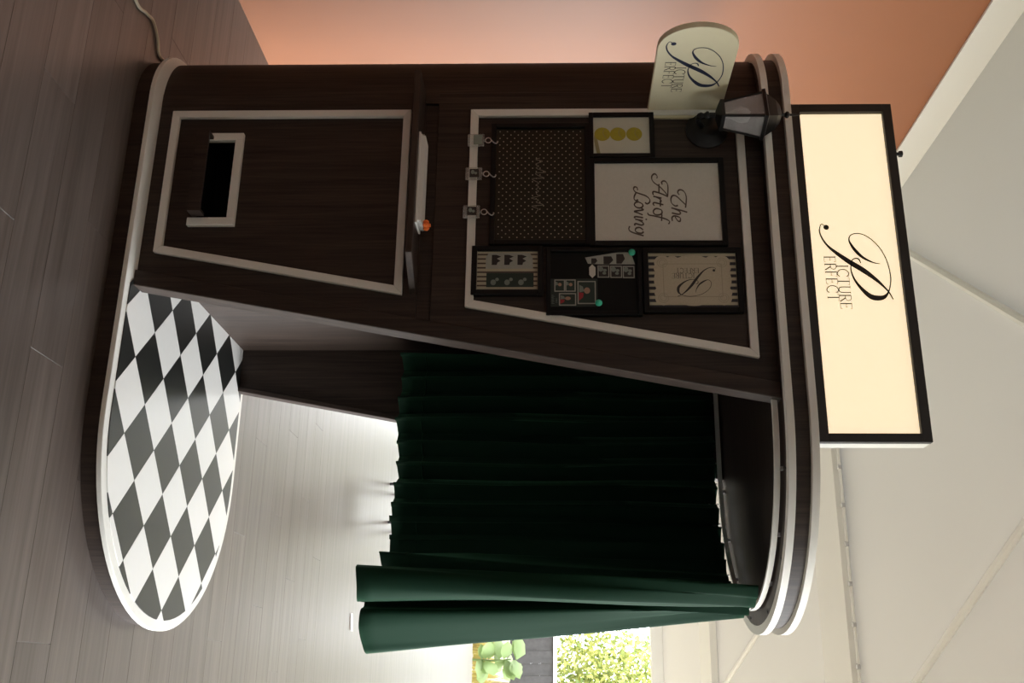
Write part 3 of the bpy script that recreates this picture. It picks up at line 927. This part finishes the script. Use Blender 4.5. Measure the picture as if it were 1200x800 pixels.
# lace label card
t, d = framed('lace_card_picture', 'black framed card with striped ground, scalloped lace border and script initial', -1.325, -1.104, 1.694, 2.006, 0.017, M_stripe)
M_nav2 = plain('navy_stripe_print', (0.020, 0.020, 0.026), 0.7)
for k in range(9):
    x = -1.297 + k * 0.0208
    obj('stripe_print', *rectg(x, x + 0.0105, 1.712, 1.988, XZ, d), M_nav2, t)
M_lace = plain('ivory_lace_print', (0.50, 0.44, 0.33), 0.7, noise=0.12, nscale=150)
M_lace2 = plain('lace_line_print', (0.34, 0.30, 0.22), 0.7)
cxl, czl, hw, hh = -1.2145, 1.850, 0.083, 0.118
gs = [rectg(cxl - hw + 0.005, cxl + hw - 0.005, czl - hh + 0.008, czl + hh - 0.008, XZ, d - 0.00050)]
for sx in (-1, 1):
    gs.append(discg(cxl + sx * (hw - 0.018), czl, 0.022, 0.052, XZ, d - 0.0003 - 0.00003 * sx, 20))
    for sz in (-1, 1):
        gs.append(discg(cxl + sx * (hw - 0.022), czl + sz * (hh - 0.024), 0.024, 0.026, XZ, d - 0.00035 - 0.00002 * sx - 0.00001 * sz, 18))
        gs.append(discg(cxl + sx * (hw - 0.012), czl + sz * 0.062, 0.013, 0.018, XZ, d - 0.00037 - 0.00002 * sx - 0.00001 * sz, 14))
for sz in (-1, 1):
    gs.append(discg(cxl, czl + sz * (hh - 0.014), 0.036, 0.018, XZ, d - 0.00031 - 0.00003 * sz, 18))
    for sx in (-1, 1):
        gs.append(discg(cxl + sx * 0.042, czl + sz * (hh - 0.010), 0.017, 0.014, XZ, d - 0.00033 - 0.00003 * sz - 0.00001 * sx, 14))
lace = obj('lace_label', *join(*gs), M_lace, t)
fr_ = [(cxl - 0.056, czl - 0.092), (cxl + 0.056, czl - 0.092), (cxl + 0.056, czl + 0.092), (cxl - 0.056, czl + 0.092)]
gs = [strokeg([(*fr_[i], 0.0018), (*fr_[(i + 1) % 4], 0.0018)], XZ, d - 0.0007, 2, False) for i in range(4)]
for sx in (-1, 1):
    for sz in (-1, 1):
        for rad in (0.010, 0.016):
            gs.append(strokeg([(cxl + sx * 0.060 + rad * math.cos(a * PI / 6), czl + sz * 0.094 + rad * math.sin(a * PI / 6), 0.0014) for a in range(13)], XZ, d - 0.0007, 2, False))
obj('lace_lines', *join(*gs), M_lace2, lace)
card_fn = lambda a, b_, dd: (b_, dd, -a)           # the card hangs on its side: its right edge points down
logo(card_fn, d - 0.0009, 0.465, -1.860, -1.208, t, M_ink, M_ink)

# black pin board
M_board = plain('black_pin_board', (0.005, 0.0055, 0.005), 0.7, spec=0.2)
t, d = framed('black_pin_board', 'black framed pin board holding small photo strips and green pins', -1.325, -1.095, 1.388, 1.690, 0.014, M_board)
BD = d
# top-level sheets pinned on the board
def sheet(name, label, poly, mat, cat='photo', lift=0.0):
    o = thing(name, label, cat, (sum(p[0] for p in poly) / len(poly), BD - lift, min(p[1] for p in poly)))
    prism('paper', poly, XZ, BD - lift - 0.0006, BD - lift + 0.0001, mat, o)
    return o, BD - lift - 0.0010


# board pixel frame of the close look -> metres
def bp2(x, y):
    return (-1.339 + 0.0002967 * y, 1.3745 + 0.0002745 * x)


o, dd = sheet('photo_strip', 'white tilted photo strip of dark portraits held by the upper green pin', [bp2(500, 155), bp2(1020, 72), bp2(1075, 235), bp2(640, 232), bp2(530, 225)][::1], M_gphoto, lift=0.0)
for (x0, y0, x1, y1) in ((570, 165, 640, 228), (712, 142, 825, 232), (860, 115, 960, 228)):
    a0, b0 = bp2(x0, y0); a1, b1 = bp2(x1, y1)
    obj('portrait_print', *polyg([(a0, b0), (a1, b0), (a1, b0 + (b1 - b0) * 0.6), ((a0 + a1) / 2, b1), (a0, b0 + (b1 - b0) * 0.8)], XZ, dd), M_dphoto, o)
o, dd = sheet('photo_strip', 'black photo strip of three square portraits with thin white borders', [bp2(635, 238), bp2(1075, 245), bp2(1075, 402), bp2(635, 388)], M_dphoto)
for x0 in (642, 788, 932):
    a0, b0 = bp2(x0, 250 + (x0 - 642) * 0.02); a1, b1 = bp2(x0 + 135, 388 + (x0 - 642) * 0.02)
    pr = obj('square_border', *join(*[rectg(*r_, XZ, dd) for r_ in ((a0, a1, b0, b0 + 0.003), (a0, a1, b1 - 0.003, b1), (a0, a0 + 0.003, b0, b1), (a1 - 0.003, a1, b0, b1))]), M_gphoto, o)
    obj('portrait_print', *join(discg(a0 + 0.012, b0 + 0.010, 0.009, 0.008, XZ, dd), discg(a0 + 0.016, b0 + 0.023, 0.005, 0.006, XZ, dd), discg(a0 + 0.026, b0 + 0.021, 0.005, 0.006, XZ, dd)), M_mid, pr)
o, dd = sheet('paper_label', 'small pale rounded paper label below the black photo strip', [bp2(545, 270), bp2(580, 235), bp2(618, 270), bp2(618, 355), bp2(580, 392), bp2(545, 355)], M_paper, 'label')
M_sheetg = plain('deep_green_sheet', (0.008, 0.020, 0.015), 0.6)
o, dd = sheet('stamp_sheet', 'dark green sheet of four portrait stamps held by the lower green pin', [bp2(88, 400), bp2(640, 400), bp2(640, 720), bp2(88, 720)], M_sheetg)
M_skin = plain('portrait_skin_print', (0.42, 0.24, 0.17), 0.6)
M_red = plain('red_dress_print', (0.36, 0.02, 0.03), 0.6)
for (x0, y0, x1, y1, kd) in ((142, 410, 265, 550, 0), (268, 410, 388, 550, 0), (195, 567, 392, 708, 1), (408, 428, 618, 690, 1)):
    a0, b0 = bp2(x0, y0); a1, b1 = bp2(x1, y1)
    w, h = a1 - a0, b1 - b0
    st = obj('stamp', *rectg(a0, a1, b0, b1, XZ, dd), M_gphoto, o)
    obj('stamp_print', *rectg(a0 + 0.0035, a1 - 0.0035, b0 + 0.0035, b1 - 0.0035, XZ, dd - 0.0002), M_grnprint, st)
    obj('figure_print', *discg(a0 + 0.42 * w, b0 + 0.52 * h, 0.14 * w, 0.17 * h, XZ, dd - 0.0004), M_skin, st)
    obj('figure_print', *polyg([(a0 + 0.16 * w, b0 + 0.1 * h), (a0 + 0.5 * w, b0 + 0.1 * h), (a0 + 0.45 * w, b0 + 0.36 * h), (a0 + 0.25 * w, b0 + 0.30 * h)], XZ, dd - 0.0004), M_mid, st)
    if kd:
        obj('figure_print', *polyg([(a0 + 0.5 * w, b0 + 0.08 * h), (a0 + 0.86 * w, b0 + 0.08 * h), (a0 + 0.72 * w, b0 + 0.30 * h), (a0 + 0.52 * w, b0 + 0.34 * h)], XZ, dd - 0.0004), M_red, st)
a0, b0 = bp2(110, 590)
gs = [strokeg([(a0 + 0.004 * k, b0, 0.0012), (a0 + 0.004 * k, b0 + 0.006 + 0.003 * (k % 2), 0.0012)], XZ, dd, 2, False) for k in range(8)]
gs += [strokeg([(a0 + 0.012 + 0.004 * k, b0 + 0.013, 0.0012), (a0 + 0.012 + 0.004 * k, b0 + 0.018, 0.0012)], XZ, dd, 2, False) for k in range(4)]
obj('faint_print', *join(*gs), M_mid, o)
for (x, y), lb in (((1040, 110), 'round mint green push pin at the top of the tilted white photo strip'), ((648, 690), 'round mint green push pin at the corner of the green stamp sheet')):
    a, b_ = bp2(x, y)
    t_ = thing('push_pin', lb, 'pin', (a, BD, b_), 'green push pins')
    obj('pin_head', *latheg([(0.0045, 0.003), (0.010, 0.006), (0.0115, 0.011), (0.009, 0.016), (0.004, 0.0185), (0.0, 0.019)], (a, BD, b_), 14, axis='y'), M_green_pin, t_, smooth=True)
    obj('pin_shaft', *latheg([(0.001, -0.004), (0.001, 0.004)], (a, BD, b_), 6, axis='y'), M_silver, t_)

# ------------------------------------------------------------------ key rings
kr = [(-1.712, 'leftmost clear acrylic key ring under the polka dot picture', 0), (-1.587, 'middle clear acrylic key ring with a small dark photo, under the polka dot picture', 1), (-1.449, 'clear acrylic key ring with a grey photo, nearest the striped print', 2)]
for kx, lb, kind in kr:
    t = thing('key_ring', lb, 'key ring', (kx, FYF - 0.026, 1.125), 'acrylic key rings')
    y = FYF - 0.026
    z0, z1 = 1.126 - 0.004 * kind, 1.180 - 0.004 * kind
    box('acrylic_tag', kx - 0.023, kx + 0.022, y - 0.004, y + 0.004, z0, z1, M_acrylic, t, bevel=0.002)
    if kind != 0:
        pic = box('photo_insert', kx - 0.016, kx + 0.014, y - 0.0052, y - 0.0046, z0 + 0.014, z1 - 0.010, M_dphoto, t)
        obj('portrait_print', *join(discg(kx - 0.004, z0 + 0.024, 0.008, 0.006, XZ, y - 0.0056), discg(kx, z0 + 0.034, 0.005, 0.005, XZ, y - 0.0056)), M_mid, pic)
    else:
        box('photo_insert', kx - 0.018, kx + 0.018, y - 0.0052, y - 0.0046, z0 + 0.020, z1 - 0.006, M_mid, t)
    ring = [(kx + 0.0095 * math.cos(2 * PI * k / 20), y, z1 + 0.014 + 0.0095 * math.sin(2 * PI * k / 20)) for k in range(21)]
    obj('split_ring', *tubeg(ring, 0.0017, 6, False), M_silver, t, smooth=True)
    box('loop_tab', kx - 0.004, kx + 0.004, y - 0.003, y + 0.003, z1 - 0.002, z1 + 0.006, M_acrylic, t)
    hk_ = cr([(kx - 0.004, y, z1 + 0.022), (kx + 0.006, y, z1 + 0.030), (kx + 0.012, y, z1 + 0.040), (kx + 0.004, y + 0.002, z1 + 0.046), (kx + 0.001, FYF - 0.021, z1 + 0.044)], 4)
    obj('cup_hook', *tubeg(hk_, 0.002, 6), M_silver, t, smooth=True)

# ------------------------------------------------------------------ things on the shelf
t = thing('leaflet_holder', 'white stack of leaflets in a low tray on the booth shelf', 'leaflets', (-1.52, 2.86, 0.975))
M_leaf = plain('white_leaflet', (0.80, 0.78, 0.74), 0.5)
box('tray', -1.70, -1.375, 2.825, 2.915, 0.975, 0.981, M_leaf, t, bevel=0.001)
for k in range(6):
    dx = random.uniform(-0.004, 0.004)
    box('leaflet', -1.693 + dx, -1.384 + dx, 2.832 + k * 0.002, 2.908 + k * 0.0005, 0.9815 + k * 0.0022, 0.9833 + k * 0.0022, M_leaf, t)
t = thing('orange_clip', 'small orange plastic flower clip beside the white leaflets on the shelf', 'clip', (-1.392, 2.905, 0.975))
gs = [latheg([(0.002, 0.0), (0.007, 0.004), (0.008, 0.012), (0.004, 0.018), (0.0, 0.019)], (-1.392 + 0.011 * math.cos(k * 2 * PI / 5), 2.885 + 0.011 * math.sin(k * 2 * PI / 5), 0.994), 8) for k in range(5)]
obj('petals', *join(*gs), M_orange, t, smooth=True)
obj('stem', *latheg([(0.006, 0.0), (0.004, 0.012), (0.006, 0.024)], (-1.392, 2.885, 0.9945 - 0.001), 8), M_orange, t, smooth=True)

# ------------------------------------------------------------------ on the floor
pts = cr([(-2.05, 2.60, 0.006), (-2.15, 2.74, 0.006), (-2.195, 2.86, 0.006), (-2.20, 2.91, 0.006), (-2.155, 2.965, 0.006), (-2.10, 3.0, 0.006), (-2.06, 3.06, 0.006)], 8)
pts = cr([(-2.40, 2.35, 0.006), (-2.27, 2.60, 0.006), (-2.171, 2.762, 0.006), (-2.185, 2.85, 0.006), (-2.196, 2.91, 0.006), (-2.16, 2.962, 0.006), (-2.118, 2.99, 0.006), (-2.125, 3.05, 0.006), (-2.19, 3.3, 0.006), (-2.17, 3.6, 0.006)], 8)
tag(obj('power_cord', *tubeg(pts, 0.0055, 8), M_cord, smooth=True), 'thin beige power cord running over the floor to the booth corner', 'cord')
g = join(prismg([(-0.47, 7.085), (-0.355, 7.12), (-0.355, 7.15), (-0.47, 7.115)], XY, 0.0, 0.012))
tag(obj('floor_strip', *g, M_white, bevel=0.002), 'short white strip lying on the bright floor beyond the curtain', 'strip')

# dark chair far behind the curtain
t = thing('dark_chair', 'dark metal chair far behind the curtain, only its feet showing below the hem', 'chair', (-1.43, 8.6, 0))
LG = [(-1.625, 8.41), (-1.30, 8.41), (-1.60, 8.78), (-1.275, 8.78)]
for i, (x, y) in enumerate(LG):
    obj('leg', *tubeg([(x, y, 0), (x, y, 0.45 if i < 2 else 0.85)], 0.012, 8), M_iron, t)
box('seat', -1.645, -1.26, 8.39, 8.80, 0.44, 0.47, M_iron, t, bevel=0.01)
box('backrest', -1.62, -1.255, 8.77, 8.79, 0.60, 0.86, M_iron, t, bevel=0.006)

# ------------------------------------------------------------------ outdoors, beyond the opening
M_ground = plain('dry_grass_ground', (0.22, 0.19, 0.13), 0.9, noise=0.4, nscale=6)
struct(box('ground', -30, 40, 17.66, 60, -0.5, -0.15, M_ground), 'sunlit dry grass outside the tent')
struct(box('ground_side', 2.86, 40, -20, 17.6, -0.5, -0.15, M_ground), 'grass beside the tent')
M_fence = plain('dark_weathered_board', (0.035, 0.033, 0.034), 0.7, noise=0.6, nscale=9)
fence = thing('board_fence', 'dark weathered board fence outside the tent opening', 'fence', (0, 21, -0.15))
for k in range(44):
    x = -5.0 + k * 0.24
    box('board', x, x + 0.2395, 21.0 + 0.012 * (k % 2), 21.03 + 0.012 * (k % 2), 0.42 + 0.03 * ((k * 7) % 3), 1.36, M_fence, fence)
box('top_rail', -5.0, 5.6, 20.97, 21.05, 1.36, 1.43, M_white, fence)
for k in range(6):
    box('post', -5.0 + k * 2.1, -4.9 + k * 2.1, 21.03, 21.10, -0.15, 1.36, M_fence, fence)


def leaf_mat(name, c1, c2):
    mt, nt, b = newmat(name)
    geo = nt.nodes.new('ShaderNodeNewGeometry')
    mx = nt.nodes.new('ShaderNodeMix'); mx.data_type = 'RGBA'
    mx.inputs[6].default_value = (*c1, 1); mx.inputs[7].default_value = (*c2, 1)
    nt.links.new(geo.outputs['Random Per Island'], mx.inputs[0])
    nt.links.new(mx.outputs[2], b.inputs['Base Color'])
    b.inputs['Roughness'].default_value = 0.5
    tr_ = nt.nodes.new('ShaderNodeBsdfTranslucent'); nt.links.new(mx.outputs[2], tr_.inputs[0])
    ms = nt.nodes.new('ShaderNodeMixShader'); ms.inputs[0].default_value = 0.45
    nt.links.new(b.outputs[0], ms.inputs[1]); nt.links.new(tr_.outputs[0], ms.inputs[2])
    nt.links.new(ms.outputs[0], nt.nodes['Material Output'].inputs['Surface'])
    return mt


M_leafy = leaf_mat('yellow_green_leaves', (0.12, 0.18, 0.05), (0.52, 0.52, 0.17))
M_leafl = leaf_mat('fresh_green_leaf', (0.13, 0.21, 0.06), (0.24, 0.32, 0.13))
M_bark = plain('grey_bark', (0.12, 0.09, 0.06), 0.9, noise=0.4, nscale=20)


def leaf_tri(c, n_, s, rnd):
    n_ = n_.normalized(); a = n_.orthogonal().normalized()
    a.rotate(Matrix.Rotation(rnd.uniform(0, 6.28), 3, n_))
    b_ = n_.cross(a)
    return [c - a * s, c + b_ * s * 0.45, c + a * s, c - b_ * s * 0.45]


def tree(label, x, y, h, r, nleaf, seed):
    rnd = random.Random(seed)
    t = thing('tree', label, 'tree', (x, y, -0.15), 'trees outside the tent')
    obj('trunk', *tubeg([(x, y, -0.15), (x + 0.1, y, h * 0.35), (x - 0.05, y + 0.1, h * 0.8)], [0.13, 0.10, 0.03], 8), M_bark, t, smooth=True)
    V, Fc = [], []
    for k in range(nleaf):
        u = Vector((rnd.gauss(0, 1), rnd.gauss(0, 1), rnd.gauss(0, 1))).normalized() * (rnd.random() ** 0.4)
        c = Vector((x + u.x * r, y + u.y * r * 0.6, h * 0.55 + u.z * h * 0.45))
        n0 = len(V)
        V += leaf_tri(c, Vector((rnd.uniform(-1, 1), rnd.uniform(-1, 1), rnd.uniform(-0.2, 1))), rnd.uniform(0.05, 0.10), rnd)
        Fc.append((n0, n0 + 1, n0 + 2, n0 + 3))
    f = obj('foliage', V, Fc, M_leafy, t); f['kind'] = 'stuff'


TL = ['leafy yellow-green tree outside, leftmost behind the fence', 'yellow-green tree outside just left of the curtain edge', 'bright yellow-green tree seen past the edge of the curtain', 'pale leafy tree outside the right part of the opening', 'yellow-green tree outside, rightmost behind the fence']
for i, (x, y, h, r) in enumerate(((-5.3, 24.5, 4.6, 1.28), (-2.65, 23.8, 4.4, 1.28), (0.0, 24.2, 4.8, 1.3), (2.65, 24.0, 4.3, 1.28), (5.3, 24.6, 4.7, 1.3))):
    tree(TL[i], x, y, h, r, 7000, 40 + i)
# broad-leaved plant right outside the opening
pl = thing('broadleaf_plant', 'fresh green broad-leaved plant growing just outside the tent opening', 'plant', (-0.45, 18.6, -0.15))
obj('stem', *tubeg([(-0.45, 18.6, -0.15), (-0.43, 18.6, 0.3), (-0.46, 18.62, 0.62)], [0.02, 0.016, 0.008], 6), M_leafl, pl)
rnd = random.Random(3)
for k in range(22):
    z = rnd.uniform(0.05, 0.72); an = rnd.uniform(0, 2 * PI); ln = rnd.uniform(0.30, 0.46)
    base = Vector((-0.45, 18.6, z)); dr = Vector((math.cos(an), math.sin(an) * 0.8, rnd.uniform(0.0, 0.6))).normalized()
    sd_ = dr.cross(Vector((rnd.uniform(-0.3, 0.3), -0.8, 0.6))).normalized() * ln * 0.36
    dn = Vector((0, 0, -0.04))
    V = [base, base + dr * ln * 0.35 + sd_ * 0.9, base + dr * ln * 0.35 - sd_ * 0.9, base + dr * ln * 0.45 + Vector((0, 0, 0.02)),
         base + dr * ln * 0.75 + sd_ * 0.75 + dn, base + dr * ln * 0.75 - sd_ * 0.75 + dn, base + dr * ln + dn * 1.5, base + dr * ln * 0.75 + dn * 0.3]
    obj('leaf', V, [(0, 1, 3), (0, 3, 2), (1, 4, 7, 3), (3, 7, 5, 2), (4, 6, 7), (7, 6, 5)], M_leafl, pl, smooth=True)

# tall dry grass between the plant and the fence
rnd = random.Random(11)
V, Fc = [], []
for k in range(2600):
    x = rnd.uniform(-5, 3.5); y = rnd.uniform(19.4, 20.8); h = rnd.uniform(0.3, 0.72); w = 0.012; lx = rnd.uniform(-0.12, 0.12)
    n0 = len(V)
    V += [(x - w, y, -0.15), (x + w, y, -0.15), (x + lx * 0.5, y + 0.01, -0.15 + h * 0.6), (x + lx, y + 0.02, -0.15 + h)]
    Fc += [(n0, n0 + 1, n0 + 2), (n0 + 1, n0 + 3, n0 + 2)]
M_dry = leaf_mat('dry_grass_blades', (0.20, 0.15, 0.04), (0.42, 0.36, 0.10))
o = tag(obj('tall_grass', V, Fc, M_dry), 'tall yellow-brown grass outside in front of the dark fence', 'grass')
o['kind'] = 'stuff'
